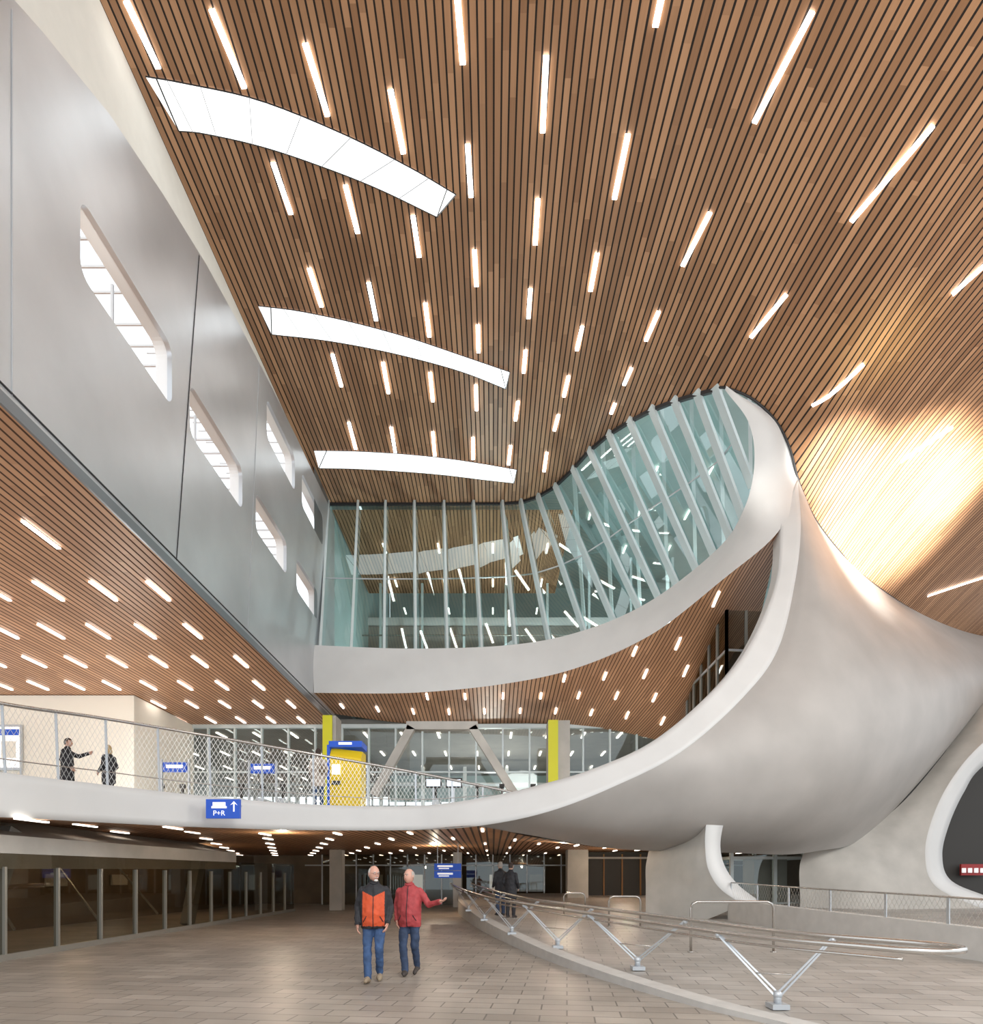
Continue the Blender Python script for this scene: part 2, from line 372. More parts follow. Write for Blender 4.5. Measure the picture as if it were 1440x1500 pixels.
# ---------------------------------------------------------------- balcony rim
rim_out=[W(-220,1188,9),W(0,1197,11),W(150,1205,13),W(300,1212,15),W(450,1216,16.5),W(600,1216,17),W(700,1210,16.8),W(800,1190,16.5),W(900,1152,16.7),W(1000,1100,17.1),W(1090,1020,18),W(1140,950,18.8),W(1165,850,19.7),W(1173,770,20.5),W(1168,700,21.8)]
rim_in=[W(-220,1098,9),W(0,1131,11),W(150,1149,13),W(300,1166,15),W(450,1178,16.5),W(600,1181,17.1),W(700,1170,17),W(790,1150,16.9),W(875,1124,17),W(962,1082,17.3),W(1052,1004,18.1),W(1103,935,18.9),W(1137,850,19.8),W(1143,775,20.6),W(1145,770,20.65)]
grid_mesh("balcony_rim",loft2([rim_in,rim_out],140,6),M_RIM,solid=.02)
rin2=[p+V((0,.5,-.0)) for p in rim_in]
grid_mesh("rim_coping",loft2([rim_in,rin2],140,3),M_RIM)
# grey shell
A=W(1168,700,21.8)
c0=[rim_out[14],rim_out[13],rim_out[12],rim_out[11],rim_out[10],rim_out[9],rim_out[8],rim_out[7],rim_out[6]]
c0b=[A,W(1178,775,20.5),W(1180,860,19.5),W(1165,960,18.6),W(1120,1040,17.9),W(1040,1120,17.3),W(950,1172,17.3),W(870,1210,17.5),W(780,1224,17.8)]
c1=[A,W(1187,780,20.7),W(1205,880,19.4),W(1205,980,18.5),W(1170,1070,18),W(1110,1140,17.9),W(1040,1190,18),W(970,1225,18.6),W(900,1243,19.6)]
c2=[A,W(1197,785,21.2),W(1235,890,20.0),W(1255,985,19),W(1245,1070,18.7),W(1210,1140,18.8),W(1160,1195,19.2),W(1110,1230,20),W(1060,1249,21)]
c3=[A,W(1204,785,22.1),W(1262,890,21.3),W(1310,970,20.5),W(1325,1040,20.3),W(1310,1110,20.5),W(1280,1165,21),W(1240,1210,21.6),W(1190,1248,22.5)]
c4=[A,W(1206,782,22.9),W(1276,872,23.5),W(1350,930,23.6),W(1400,985,23.5),W(1410,1035,23.7),W(1390,1085,24),W(1350,1140,24.3),W(1290,1208,24.5)]
c5=[A,W(1202,773,23.2),W(1267,845,25.2),W(1345,897,27.3),W(1420,930,29),W(1470,945,29),W(1490,965,28),W(1480,990,27),W(1440,1025,26)]
c6=[A,W(1200,770,23.2),W(1260,840,25.2),W(1330,890,27),W(1400,925,29),W(1440,933,30),W(1520,942,32),W(1600,950,34),W(1640,955,34)]
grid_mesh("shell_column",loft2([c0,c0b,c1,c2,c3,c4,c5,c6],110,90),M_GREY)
mb=MB("trim_ceiling_edge")
E=curve(GT[6:]+ring_top+ceilB,90)
mb.tube([p+V((0,-.03,-.03)) for p in E],.04,M_BLACK,6)
mb.done()
# balcony slab + underside
zb=3.6
fr=curve(rim_in[:9],50)
G=[[V((p.x,p.y+.15+(31.2-p.y)*j/10 if j else p.y+.15,min(zb,p.z) if j==0 else zb)) for j in range(11)] for p in fr]
G=[[V((-26,12+19*j/10,zb)) for j in range(11)]]+G+[[V((8.6,22.8+8.4*j/10,zb)) for j in range(11)]]
grid_mesh("floor_balcony",G,M_CONC,smooth=False)
und=rim_out[:7]+[W(780,1226,17.9),W(900,1243,19.6),W(1060,1249,21),W(1190,1248,22.5)]
fr=curve(und,60)
G=[[V((-22,9+37*j/16,2.93)) for j in range(17)]]
for p in fr:
    G.append([V((p.x+(0 if p.x<8 else (p.x-8)*2.5*j/16),p.y+(46-p.y)*(j/16),p.z+(2.93-p.z)*min(1,j/3))) for j in range(17)])
low=grid_mesh("ceiling_underpass",G,M_WOOD3,smooth=False)
bl_=bvh_of(low)
mb=MB("underpass_strip_lights")
for j in range(10):
    for k in range(14):
        x=-15+2.1*k+(1.05 if j%2 else 0); y=11.6+3.1*j
        h=bl_.ray_cast(V((x,y,0)),V((0,0,1)))
        if h[0] and h[0].z<3.1: mb.box(h[0]-V((0,0,.03)),(.08,.8,.03),M_LIGHTD)
mb.done()
# balustrade on rim
hr=curve([W(-220,985,9.1),W(0,1030,11.1),W(150,1052,13.1),W(300,1077,15.1),W(450,1103,16.6),W(600,1130,17.2),W(700,1150,17.2),W(770,1165,17.0)],70)
bs0=curve([p+V((0,.08,0)) for p in rim_in[:7]]+[W(770,1163,17.0)],70)
mb=MB("balcony_balustrade")
mb.tube(hr,.035,M_STEEL,8)
mb.tube([a.lerp(b,.80) for a,b in zip(hr,bs0)],.012,M_STEEL,5)
for i in range(0,66,5):
    mb.beam(bs0[i]+V((0,0,-.05)),hr[i],.05,.015,M_GALV,up=V((0,1,0)))
bal=mb.done()
UVN=[0]
for a,b in zip(hr,hr[1:]): UVN.append(UVN[-1]+(b-a).length)
n=grid_mesh("net",[[a,b] for a,b in zip(hr,bs0)],M_NET,uv='net'); n.parent=bal
# ---------------------------------------------------------------- facades behind the balcony
mb=MB("window_station_facade")
yF=31
mb.box((-2,yF,zb+.1),(34,.2,.2),M_GALV)
for i in range(26):
    x=-18.4+1.35*i; zt=9.28
    mb.box((x,yF,(zb+zt)/2),(.08,.2,zt-zb),M_MULL)
mb.box((-2,yF,6.9),(34,.12,.08),M_MULL); mb.box((-2,yF,9.2),(34,.25,.2),M_MULL)
mb.face([V((-18.4,yF,zb)),V((15,yF,zb)),V((15,yF,9.3)),V((-18.4,yF,9.3))],M_GLASSC)
mb.done()
mb=MB("platform_hall")
mb.box((0,50,zb-.1),(60,37,.2),M_CONC)
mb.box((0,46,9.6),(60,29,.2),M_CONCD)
for i in range(22):
    for j in range(5): mb.box((-21+2*i,34+5*j,9.45),(.10,1.3,.05),M_LIGHTD)
for i in range(14): mb.box((-20+3*i,44,6.5),(.25,.25,6),M_RIM)
mb.box((0,58,4.9),(60,.3,2.6),M_CONCD)
for i in range(9): mb.box((-19+4.4*i,56,5.6),(3.2,.5,1.6),M_DARK)
for i in range(30): mb.box((-20+1.4*i,52,6.8),(.12,.12,5),M_CONCD)
mb.box((0,44,8.2),(60,.3,.3),M_RIM); mb.box((0,52,7.4),(60,.3,.5),M_CONCD)
mb.box((0,40,7.6),(60,.2,.15),M_GALV)
mb.done()
mb=MB("steel_trestle_strut")
for a,b in(((548,1165),(603,1066)),((755,1165),(692,1066)),((596,1064),(700,1064)),):
    mb.beam(W(a[0],a[1],27),W(b[0],b[1],27),.35,.4,M_CONC,up=V((0,1,0)))
mb.done()
def panel(name,px0,px1,py0,py1,Y,m,d=.5,m2=None):
    a=W(px0,py1,Y);b=W(px1,py0,Y); mb=MB(name); z0=zb
    mb.box(((a.x+b.x)/2,Y+d/2,(z0+b.z)/2),(b.x-a.x,d,b.z-z0),m2 or m)
    mb.box((a.x+.22,Y-.03,(z0+b.z)/2),(.44,.06,b.z-z0),m)
    return mb
panel("yellow_pillar",803,835,1055,1150,27.5,M_LIME,1.0,M_CONC).done()
panel("yellow_pillar",473,492,1048,1165,28.5,M_LIME,1.0,M_CONC).done()
mb=MB("ticket_machine")
c=V((-4.45,18.9,zb))
pr=[(-.35,0),(.35,0),(.35,1.95),(-.15,1.95),(-.35,1.7)]
L0=[c+V((-.47,a,b)) for a,b in pr]; L1=[c+V((.47,a,b-(.12 if b>1.6 else 0))) for a,b in pr]
mb.face(L0,M_YEL); mb.face(L1,M_YEL)
for i in range(5): mb.face([L0[i],L0[(i+1)%5],L1[(i+1)%5],L1[i]],M_YEL)
mb.box(c+V((0,0,2.02)),(1.0,.75,.18),M_BLUE)
mb.box(c+V((.0,-.39,2.03)),(.4,.02,.07),M_WSIGN)
mb.box(c+V((-.28,-.37,1.25)),(.25,.04,.3),M_SCREEN); mb.box(c+V((-.28,-.37,.85)),(.25,.04,.12),M_DARK)
mb.box(c+V((-.52,0,1.0)),(.08,.7,2.0),M_BLUE)
mb.done()
mb=MB("ticket_gates")
for px in(245,275,360,390,420,700,735,780,640,890):
    p=W(px,1150,24); p.z=zb
    mb.box(p+V((0,0,.5)),(.25,1.4,1.0),M_GALV); mb.box(p+V((0,-.4,1.2)),(.08,.1,.5),M_DARK); mb.box(p+V((0,-.4,1.5)),(.2,.1,.16),M_DARK)
mb.done()
mb=MB("information_sign")
for px,py in((257,1124),(385,1126)):
    p=W(px,py,22.5); mb.box(p,(.85,.12,.35),M_BLUE); mb.box(p+V((0,-.07,.02)),(.6,.02,.12),M_WSIGN)
    for sx in(-.5,.5): mb.box((p.x+sx,p.y,(p.z+.3+zb)/2),(.06,.1,p.z-zb+.3),M_GALV)
mb.done()
mb=MB("departure_screens")
for px in(635,665):
    p=W(px,1147,22.5); mb.box(p,(.6,.1,.35),M_DARK); mb.box(p+V((0,-.06,0)),(.5,.02,.25),M_SCREEN); mb.box(V((p.x,p.y,(p.z+zb)/2)),(.06,.06,p.z-zb),M_GALV)
mb.done()
mb=MB("wall_balcony_left")
mb.box((-22,26,6.4),(13.8,.3,5.7),M_CREAM); mb.box((-15.2,28.5,6.4),(.2,5,5.7),M_CREAM)
mb.done()
mb=MB("information_poster")
p=W(15,1095,25.75); mb.box(p,(1.0,.1,1.9),M_GALV); mb.box(p+V((0,-.06,0)),(.86,.03,1.7),M_WSIGN); mb.box(p+V((0,-.085,.62)),(.86,.02,.25),M_BLUE); mb.box(p+V((0,-.085,-.1)),(.6,.02,.7),M_CREAM)
for sx in(-.45,.45): mb.box((p.x+sx,p.y,(p.z-.9+zb)/2),(.06,.06,p.z-.9-zb),M_GALV)
mb.done()
mb=MB("window_right_pavilion")
a=V((8.85,28,3.6));b=V((8.75,23,3.6));c=V((11,23.2,3.6)); H=V((0,0,8.0))
for p,q,n_ in((a,b,5),(b,c,3)):
    mb.face([p,q,q+H,p+H],M_GLASSD)
    for k in range(n_+1):
        r=p.lerp(q,k/n_); mb.beam(r,r+H,.1,.1,M_MULLD)
    for z in(2.5,5,6.5): mb.beam(p+V((0,0,z)),q+V((0,0,z)),.08,.08,M_GALV)
mb.box((10.6,26,7.5),(.1,5,7.8),M_BROWN); mb.box((9.8,27.5,7.5),(2,.1,7.8),M_BROWN)
for k in range(3): mb.box((9.9,25.5,6+1.5*k),(.1,1.0,.1),M_WARM)
mb.done()
# ---------------------------------------------------------------- ground
mb=MB("floor"); mb.face([V((-30,-8,0)),V((45,-8,0)),V((45,62,0)),V((-30,62,0))],M_FLOOR); mb.done()
def rz(y): return max(0.02,.025*(y-5.5))
kp=[V((4.6,4.6,0)),V((3.75,5.6,0)),V((3.0,6.7,0)),V((2.4,7.8,0)),V((1.46,10.3,0)),V((.58,13.7,0)),V((-.47,19.2,0)),V((-1.5,27,0)),V((-1.9,34,0))]
K=curve(kp,70)
G=[[V((k.x+.3+(32-k.x)*(j/12),k.y,rz(k.y))) for j in range(13)] for k in K]
grid_mesh("floor_ramp",G,M_FLOOR2,smooth=False)
mb=MB("ramp_kerb")
for p,q in zip(K,K[1:]):
    zp=rz(p.y)+.03; zq=rz(q.y)+.03; o=V((.32,0,0)); zP=V((0,0,zp));zQ=V((0,0,zq))
    mb.face([p,q,q+zQ,p+zP],M_KERB); mb.face([p+zP,q+zQ,q+o+zQ,p+o+zP],M_KERB); mb.face([p+o,q+o,q+o+zQ,p+o+zP],M_KERB)
mb.done()
mb=MB("ramp_handrail")
base=[V((3.36,7.25,0)),V((2.32,9.85,0)),V((1.3,12.3,0)),V((.45,14.6,0)),V((-.25,18,0)),V((-.85,21.5,0))]
cl=curve([V((4.35,6.35,0)),V((3.36,7.5,0)),base[1],base[2],base[3],base[4],base[5],V((-1.3,25,0))],120)
def offs(path,o,z):
    R=[]
    for i,p in enumerate(path):
        d=(path[min(i+1,len(path)-1)]-path[max(i-1,0)]).normalized(); n_=V((d.y,-d.x,0))
        R.append(V((p.x,p.y,rz(p.y)+z))+n_*o)
    return R
Rr=offs(cl,.42,.86); Lr=offs(cl,-.42,.86)
ctr=(Rr[0]+Lr[0])/2; ax=(Rr[0]-Lr[0])/2; d0=(cl[0]-cl[1]).normalized()
arc=[ctr+ax*math.cos(t*math.pi/8)+d0*.42*math.sin(t*math.pi/8) for t in range(1,8)]
mb.tube(list(reversed(Rr))+arc+Lr,.032,M_STEEL,10)
R2=offs(cl,.37,.76); L2=offs(cl,-.37,.76)
mb.tube(L2,.018,M_STEEL,8); mb.tube(R2,.018,M_STEEL,8)
for b_ in base:
    i=min(range(len(cl)),key=lambda k:(cl[k]-b_).length); z=rz(b_.y); c=V((b_.x,b_.y,z))
    mb.box(c+V((0,0,.04)),(.2,.2,.06),M_GALV); mb.tube([c+V((0,0,.05)),c+V((0,0,.2))],.045,M_GALV,10)
    ir=max(i-4,0); il=i+5
    for T in (Rr[ir],Lr[il]):
        for s_ in(-1,1):
            o=V((.035*s_,0,0)); mb.beam(c+V((0,0,.16))+o,T-V((0,0,.02))+o*.4,.022,.015,M_GALV,up=V((0,1,0)))
        mb.ball(T-V((0,0,.04)),.035,M_GALV)
    mb.ball(c+V((0,0,.17)),.055,M_GALV)
    mb.tube([Rr[ir]*.35+c*.65+V((0,0,.1)),Lr[il]*.35+c*.65+V((0,0,.1))],.008,M_STEEL,6)
mb.done()
def hoop(px0,px1,pyt,Y):
    a=W(px0,pyt,Y);b=W(px1,pyt,Y);g=rz(Y); mb=MB("hoop_barrier"); r=.12
    mb.tube([V((a.x,Y,g)),V((a.x,Y,a.z-r)),V((a.x+.035,Y,a.z-.035)),V((a.x+r,Y,a.z)),V((b.x-r,Y,a.z)),V((b.x-.035,Y,a.z-.035)),V((b.x,Y,a.z-r)),V((b.x,Y,g))],.025,M_STEEL,8)
    for x in(a.x,b.x): mb.tube([V((x,Y,g)),V((x,Y,g+.02))],.06,M_STEEL,10)
    mb.done()
hoop(1012,1133,1321,11.8); hoop(892,938,1313,16.5); hoop(826,857,1308,20)
mb=MB("ramp_balustrade")
pth=curve([V((7.0,18.3,0)),V((7.5,15,0)),V((8.3,11.6,0)),V((8.9,9,0)),V((9.3,6,0))],30)
bt=[];
for i,p in enumerate(pth):
    zt=.94-.4*i/29; bt.append(V((p.x,p.y,zt)))
for i in range(29):
    p,q=pth[i],pth[i+1]; a,b=bt[i],bt[i+1]; o=V((.25,0,0))
    mb.face([p,q,b,a],M_KERB); mb.face([a,b,b+o,a+o],M_KERB); mb.face([p+o,q+o,b+o,a+o],M_KERB)
tp=[p+V((.1,0,.5)) for p in bt]
mb.tube(tp,.02,M_STEEL,8)
for i in range(0,30,3): mb.beam(bt[i]+V((.1,0,0)),tp[i],.02,.07,M_GALV)
bo_=mb.done()
UVN=[0]
for a,b in zip(tp,tp[1:]): UVN.append(UVN[-1]+(b-a).length)
n=grid_mesh("net",[[a,b+V((.1,0,0))] for a,b in zip(tp,bt)],M_NET,uv='net'); n.parent=bo_
# concrete pillar with flared flange
pl=[W(1036,1174,19.2),W(1010,1205,20.2),W(960,1232,20.8),W(947,1262,20.6),W(946,1300,20.2),W(946,1346,20)]
pm=[W(1042,1172,18.8),W(1027,1212,18.8),W(1012,1245,18.9),W(1005,1275,18.9),W(1010,1305,18.9),W(1015,1352,18.9)]
pr_=[W(1043,1172,18.4),W(1034,1210,18.4),W(1033,1245,18.4),W(1038,1275,18.3),W(1055,1302,18.2),W(1088,1325,18.1)]
pe=[W(1071,1170,18.6),W(1060,1205,18.6),W(1055,1240,18.6),W(1062,1270,18.5),W(1082,1297,18.4),W(1115,1322,18.3)]
grid_mesh("concrete_pillar",loft2([pl,pm,pr_],40,16),M_CONC)
grid_mesh("pillar_flange",loft2([pr_,pe],40,3),M_RIM,solid=.02)
pb=[p+V((.15,1.6,0)) for p in pe]
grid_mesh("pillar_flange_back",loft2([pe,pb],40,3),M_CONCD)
# right leg
ll=[W(1520,960,26),W(1440,1025,26),W(1378,1110,24.9),W(1315,1182,24.5),W(1250,1226,24),W(1178,1250,23.8),W(1172,1330,23.5)]
lm=[W(1520,985,24.9),W(1440,1055,24.8),W(1386,1122,24.3),W(1338,1188,24),W(1300,1238,23.5),W(1270,1272,23),W(1290,1335,22.5)]
lr=[W(1530,1020,24),W(1440,1088,24),W(1395,1140,23.8),W(1367,1195,23.6),W(1355,1250,23.4),W(1370,1298,23.2),W(1440,1332,23)]
le=[W(1530,1060,24.4),W(1440,1122,24.4),W(1412,1160,24.2),W(1390,1208,24),W(1380,1253,23.8),W(1393,1290,23.6),W(1450,1315,23.4)]
grid_mesh("concrete_leg",loft2([ll,lm,lr],50,20),M_CONC)
grid_mesh("leg_flange",loft2([lr,le],50,4),M_RIM,solid=.02)
mb=MB("wall_right_shop"); mb.box((23,28,4),(12,.3,8.5),M_DARK)
mb.box(W(1425,1274,27.5),(1.1,.1,.5),M_RED)
for i in range(4): mb.box(W(1412+i*9,1275,27.3),(.16,.05,.2),M_WSIGN)
mb.done()
mb=MB("glass_lift")
x0,x1,y0,y1=9.9,12.9,25.5,27.5; zt=3.75
for x in(x0,(x0+x1)/2+.3,x1):
    for y in(y0,y1): mb.box((x,y,zt/2),(.14,.14,zt),M_MULL)
for z in(.5,2.4,3.1,zt):
    for y in(y0,y1): mb.box(((x0+x1)/2,y,z),(x1-x0,.08,.12),M_MULL)
    for x in(x0,x1): mb.box((x,(y0+y1)/2,z),(.08,y1-y0,.12),M_MULL)
mb.face([V((x0,y0,0)),V((x1,y0,0)),V((x1,y0,zt)),V((x0,y0,zt))],M_GLASSC)
mb.face([V((x0,y0,0)),V((x0,y1,0)),V((x0,y1,zt)),V((x0,y0,zt))],M_GLASSC)
mb.box((11.8,26.7,1.4),(1.4,1.2,2.3),M_CONCD); mb.box((11.8,26.05,1.4),(.05,.05,2.2),M_STEEL)
mb.done()
mb=MB("window_lower_left")
xw=-9.4
for y in [6+1.45*k for k in range(16)]:
    mb.box((xw,y,.9),(.10,.06,1.8),M_MULLD)
mb.face([V((xw,4,0)),V((xw,29,0)),V((xw,29,2.2)),V((xw,4,2.0))],M_GLASSD)
mb.box((xw,16.5,.06),(.16,25,.12),M_MULLD)
mb.done()
mb=MB("trim_concrete_beam")
L0=[V((xw,4,1.66)),V((xw,22.5,1.9)),V((xw,22.5,2.5)),V((xw,4,2.35))]
mb.face(L0,M_CONC); mb.face([V((xw,4,2.35)),V((xw,22.5,2.5)),V((-11.5,24,2.93)),V((-11.5,4,2.93))],M_CONC)
mb.face([V((xw,4,1.66)),V((xw,22.5,1.9)),V((xw-.5,22.5,1.9)),V((xw-.5,4,1.66))],M_CONC)
mb.face([V((xw,22.5,1.9)),V((xw,22.5,2.5)),V((-11.5,24,2.93)),V((-11.5,24,1.9))],M_CONC)
mb.done()
mb=MB("wall_lower_left_interior")
mb.box((-14.5,20,1.4),(.2,34,2.9),M_BROWN)
for y in(12.0,20.5): mb.beam((-10.2,y,0),(-10.2,y+1.0,2.6),.3,.4,M_CONCD)
for y in range(9,30,3): mb.box((-12.5,y,2.7),(.2,.5,.04),M_WARM)
for k in range(5): mb.beam((-10.9,8+k*3,.4),(-13,9.4+k*3,1.9),.04,.06,M_CONCD); mb.box((-14.35,10+k*3.4,1.5),(.05,1.0,.4),M_CONC)
mb.done()
mb=MB("wall_underpass_end")
mb.box((8,37.4,1.5),(50,.2,3.4),M_BROWN)
for i in range(26):
    x=-10+i*1.0; mb.box((x,36,1.5),(.07,.1,3),M_GALV)
mb.face([V((-10,36,0)),V((16,36,0)),V((16,36,2.95)),V((-10,36,2.95))],M_GLASSD)
mb.box((2,36,2.3),(26,.1,.07),M_GALV)
for i in range(8): mb.box((-7+2.4*i,36.8,1.3),(.8,.1,.9),M_WSIGN if i%2==1 else M_CREAM)
mb.box((4.1,30,1.47),(1.0,.8,2.95),M_CONC); mb.box((-1.9,33,1.47),(.45,.45,2.95),M_RIM); mb.box((-7.6,30,1.47),(.6,.6,2.95),M_CONC)
mb.done()
mb=MB("door_shopfront"); mb.box((7.6,32,1.45),(6,.2,2.9),M_DARK)
for i in range(7): mb.box((4.8+i*.95,31.85,1.4),(.06,.1,2.8),M_ORF)
mb.box((7.6,31.8,2.6),(6,.1,.1),M_CONC); mb.done()
def text(t,loc,size,parent,m,rot=(math.pi/2,0,0)):
    c=bpy.data.curves.new("lettering",'FONT'); c.body=t; c.size=size; c.extrude=.004; c.align_x='CENTER'; c.align_y='CENTER'
    o=bpy.data.objects.new("lettering",c); bpy.context.scene.collection.objects.link(o); o.location=loc; o.rotation_euler=rot; c.materials.append(m); o.parent=parent
mb=MB("parking_direction_sign")
a=W(303,1199,14.6);b=W(352,1171,14.6); c=(a+b)/2; w=b.x-a.x; h=b.z-a.z
mb.box(c,(w,.1,h),M_BLUE); y=c.y-.06
mb.box((c.x-.08,y,c.z+.1),(.30,.01,.11),M_WSIGN); mb.box((c.x-.08,y,c.z+.035),(.36,.01,.05),M_WSIGN)
mb.box((c.x+.27,y,c.z+.03),(.03,.01,.2),M_WSIGN)
mb.face([V((c.x+.18,y,c.z+.08)),V((c.x+.27,y,c.z+.18)),V((c.x+.36,y,c.z+.08)),V((c.x+.27,y,c.z+.13))],M_WSIGN)
mb.box((c.x-.3,c.y+.15,c.z+.1),(.03,.3,.03),M_GALV);mb.box((c.x+.3,c.y+.15,c.z+.1),(.03,.3,.03),M_GALV)
sg=mb.done(); text("P+R",(c.x-.08,y-.003,c.z-.11),.17,sg,M_WSIGN)
mb=MB("direction_sign")
for py in(1270,1281):
    c=W(656,py,24); mb.box(c,(1.05,.1,.27),M_BLUE); mb.box(c+V((-.1,-.06,.03)),(.6,.01,.07),M_WSIGN); mb.box(c+V((-.15,-.06,-.06)),(.4,.01,.04),M_WSIGN)
mb.box((c.x-.4,24,2.5),(.03,.03,.9),M_GALV); mb.box((c.x+.4,24,2.5),(.03,.03,.9),M_GALV)
mb.done()
# ---------------------------------------------------------------- people
SKIN=mat("skin",(.58,.35,.26),.5); SKINR=mat("skin_ruddy",(.60,.33,.25),.5)
JEANS=mat("jeans",(.035,.075,.17),.8,noise=.35,nscale=9); JEANSD=mat("jeans_dark",(.03,.05,.10),.8,noise=.35,nscale=9)
BLK=mat("black_cloth",(.018,.018,.022),.7,noise=.3,nscale=12); ORG=mat("orange_cloth",(.56,.075,.02),.7,noise=.15,nscale=12); REDC=mat("red_cloth",(.38,.05,.055),.7,noise=.2,nscale=12)
SHOE=mat("shoe_tan",(.28,.22,.15),.6); SHOEB=mat("shoe_dark",(.05,.04,.035),.6); HAIRW=mat("hair_white",(.65,.63,.6),.8); HAIRG=mat("hair_grey",(.42,.38,.34),.8); HAIRD=mat("hair_dark",(.04,.025,.018),.7); HAIRB=mat("hair_blond",(.45,.32,.15),.7)
WCOAT=mat("beige_coat",(.46,.40,.35),.8,noise=.12,nscale=10); EYEW=mat("eye_white",(.7,.68,.65),.3); LIP=mat("lips",(.45,.16,.14),.5); BAGM=mat("bag_brown",(.22,.17,.12),.7)
def person(name,loc,rot,H,J,mats,hair,headyaw=0,headpitch=0,torso=None,glasses=False,long=0,bald=.0,split=None,skin=SKIN,bag=False,beard=None,zipm=None):
    s=H/1.75
    cap=MB("b"); segs=[]
    def seg(a,b,r0,r1,lab):
        a=V(a);b=V(b); segs.append((a,b,r0,r1,lab))
        cap.tube([a,b],[r0,r1],BLK,14)
        cap.ball(a,r0,BLK); cap.ball(b,r1,BLK)
    def rings(R,lab):
        vs=[]
        for (cx,cy,z,rx,ry) in R:
            vs.append([cap.bm.verts.new((cx+rx*math.cos(t*math.pi/9),cy+ry*math.sin(t*math.pi/9),z)) for t in range(18)])
        for A_,B_ in zip(vs,vs[1:]):
            for t in range(18): cap.bm.faces.new((A_[t],A_[(t+1)%18],B_[(t+1)%18],B_[t]))
        cap.bm.faces.new(list(reversed(vs[0]))); cap.bm.faces.new(vs[-1])
        for a,b in zip(R,R[1:]): segs.append((V(a[:3]),V(b[:3]),(a[3]+a[4])/2,(b[3]+b[4])/2,lab))
    T=torso or [(0,0,.80,.185,.135),(0,0,.90,.195,.15),(0,.01,1.02,.19,.155),(0,.01,1.16,.195,.145),(0,0,1.30,.205,.125),(0,0,1.39,.195,.11),(0,0,1.435,.155,.095),(0,-.005,1.475,.09,.07),(0,0,1.50,.06,.055)]
    rings(T,'torso')
    for sd in('l','r'):
        seg(J['hip'+sd],J['kn'+sd],.094,.068,'leg'); seg(J['kn'+sd],J['an'+sd],.068,.055,'leg')
        a=V(J['an'+sd]); t=V(J['toe'+sd]); dirn=(t-a); dirn.z=0; dirn.normalize()
        heel=a-dirn*.04+V((0,0,-.045)); seg(heel,a*.3+t*.7,.042,.043,'shoe'); seg(a*.3+t*.7,t,.043,.03,'shoe')
        seg(J['sh'+sd],J['el'+sd],.064,.055,'arm'); seg(J['el'+sd],J['wr'+sd],.055,.043,'arm')
    seg((0,0,1.44),(0,.015,1.56),.056,.052,'neck')
    me=bpy.data.meshes.new("tmp"); bmesh.ops.recalc_face_normals(cap.bm,faces=cap.bm.faces); cap.bm.to_mesh(me); cap.bm.free()
    o=bpy.data.objects.new("tmp",me); bpy.context.scene.collection.objects.link(o)
    r=o.modifiers.new("r",'REMESH'); r.mode='VOXEL'; r.voxel_size=.012; sm=o.modifiers.new("s",'SMOOTH'); sm.iterations=5; sm.factor=.5
    tex=bpy.data.textures.new("folds",'CLOUDS'); tex.noise_scale=.10
    dp=o.modifiers.new("d",'DISPLACE'); dp.texture=tex; dp.strength=.032; dp.mid_level=.5; dp.texture_coords='LOCAL'
    dg=bpy.context.evaluated_depsgraph_get(); m2=bpy.data.meshes.new_from_object(o.evaluated_get(dg)); bpy.data.objects.remove(o)
    out=MB(name)
    lab2={}
    for k,v in mats.items(): lab2[k]=out.mi(v)
    if split: alt=out.mi(split[1])
    out.bm.from_mesh(m2); bpy.data.meshes.remove(m2)
    hem=T[0][2]
    for f in out.bm.faces:
        c=f.calc_center_median(); best=None;bd=1e9
        for a,b,r0,r1,lb in segs:
            ab=b-a; t=max(0,min(1,(c-a).dot(ab)/max(ab.length_squared,1e-9))); d=(c-(a+ab*t)).length-(r0+(r1-r0)*t)
            if lb=='torso' and c.z>=hem-.01 and c.z<1.47 and abs(c.x)<.215 : d-=.03
            if d<bd: bd=d;best=lb
        if best in('torso','leg') and abs(c.x)<.24: best='torso' if c.z>hem-.005 else 'leg'
        if best in('neck','torso') and c.z<1.50 and abs(c.x)<.2 and c.z>1.3: best='torso'
        f.material_index=lab2[best]; f.smooth=True
        if split and best in('torso','arm') and split[0](c,best): f.material_index=alt
    R=Matrix.Rotation(headyaw,3,'Z')@Matrix.Rotation(headpitch,3,'X'); hc=V((0,.025,1.628))
    def hp(x,y,z): return hc+R@V((x,y,z))
    ret=bmesh.ops.create_uvsphere(out.bm,u_segments=28,v_segments=20,radius=1); si=out.mi(skin)
    for v in ret['verts']:
        x,y,z=v.co; k=1-(.26*z*z if z<0 else .06*z*z); yy=y*.098*(1 if y<0 else .96)
        if z<-.3 and y>0: yy+=.016*(-z)
        if y>.6 and .0<z<.3: yy-=.006
        v.co=hp(x*.078*k,yy,z*.120)
        for f in v.link_faces: f.material_index=si; f.smooth=True
    out.tube([hp(0,.088,.015),hp(0,.102,-.012),hp(0,.110,-.028),hp(0,.092,-.038)],[.007,.010,.014,.008],skin,8)
    for sx in(-1,1):
        out.ball(hp(.030*sx,.081,.011),.0105,EYEW,2,(1.1,.8,.5),R); out.ball(hp(.030*sx,.0878,.011),.005,HAIRD,1)
        out.tube([hp(.014*sx,.091,.030),hp(.032*sx,.088,.034),hp(.050*sx,.076,.028)],[.004,.005,.003],hair,6)
        out.ball(hp(.078*sx,-.005,-.005),.03,skin,2,(.3,.6,1),R)
    out.tube([hp(-.024,.089,-.064),hp(0,.099,-.062),hp(.024,.089,-.064)],[.003,.006,.003],LIP,6)
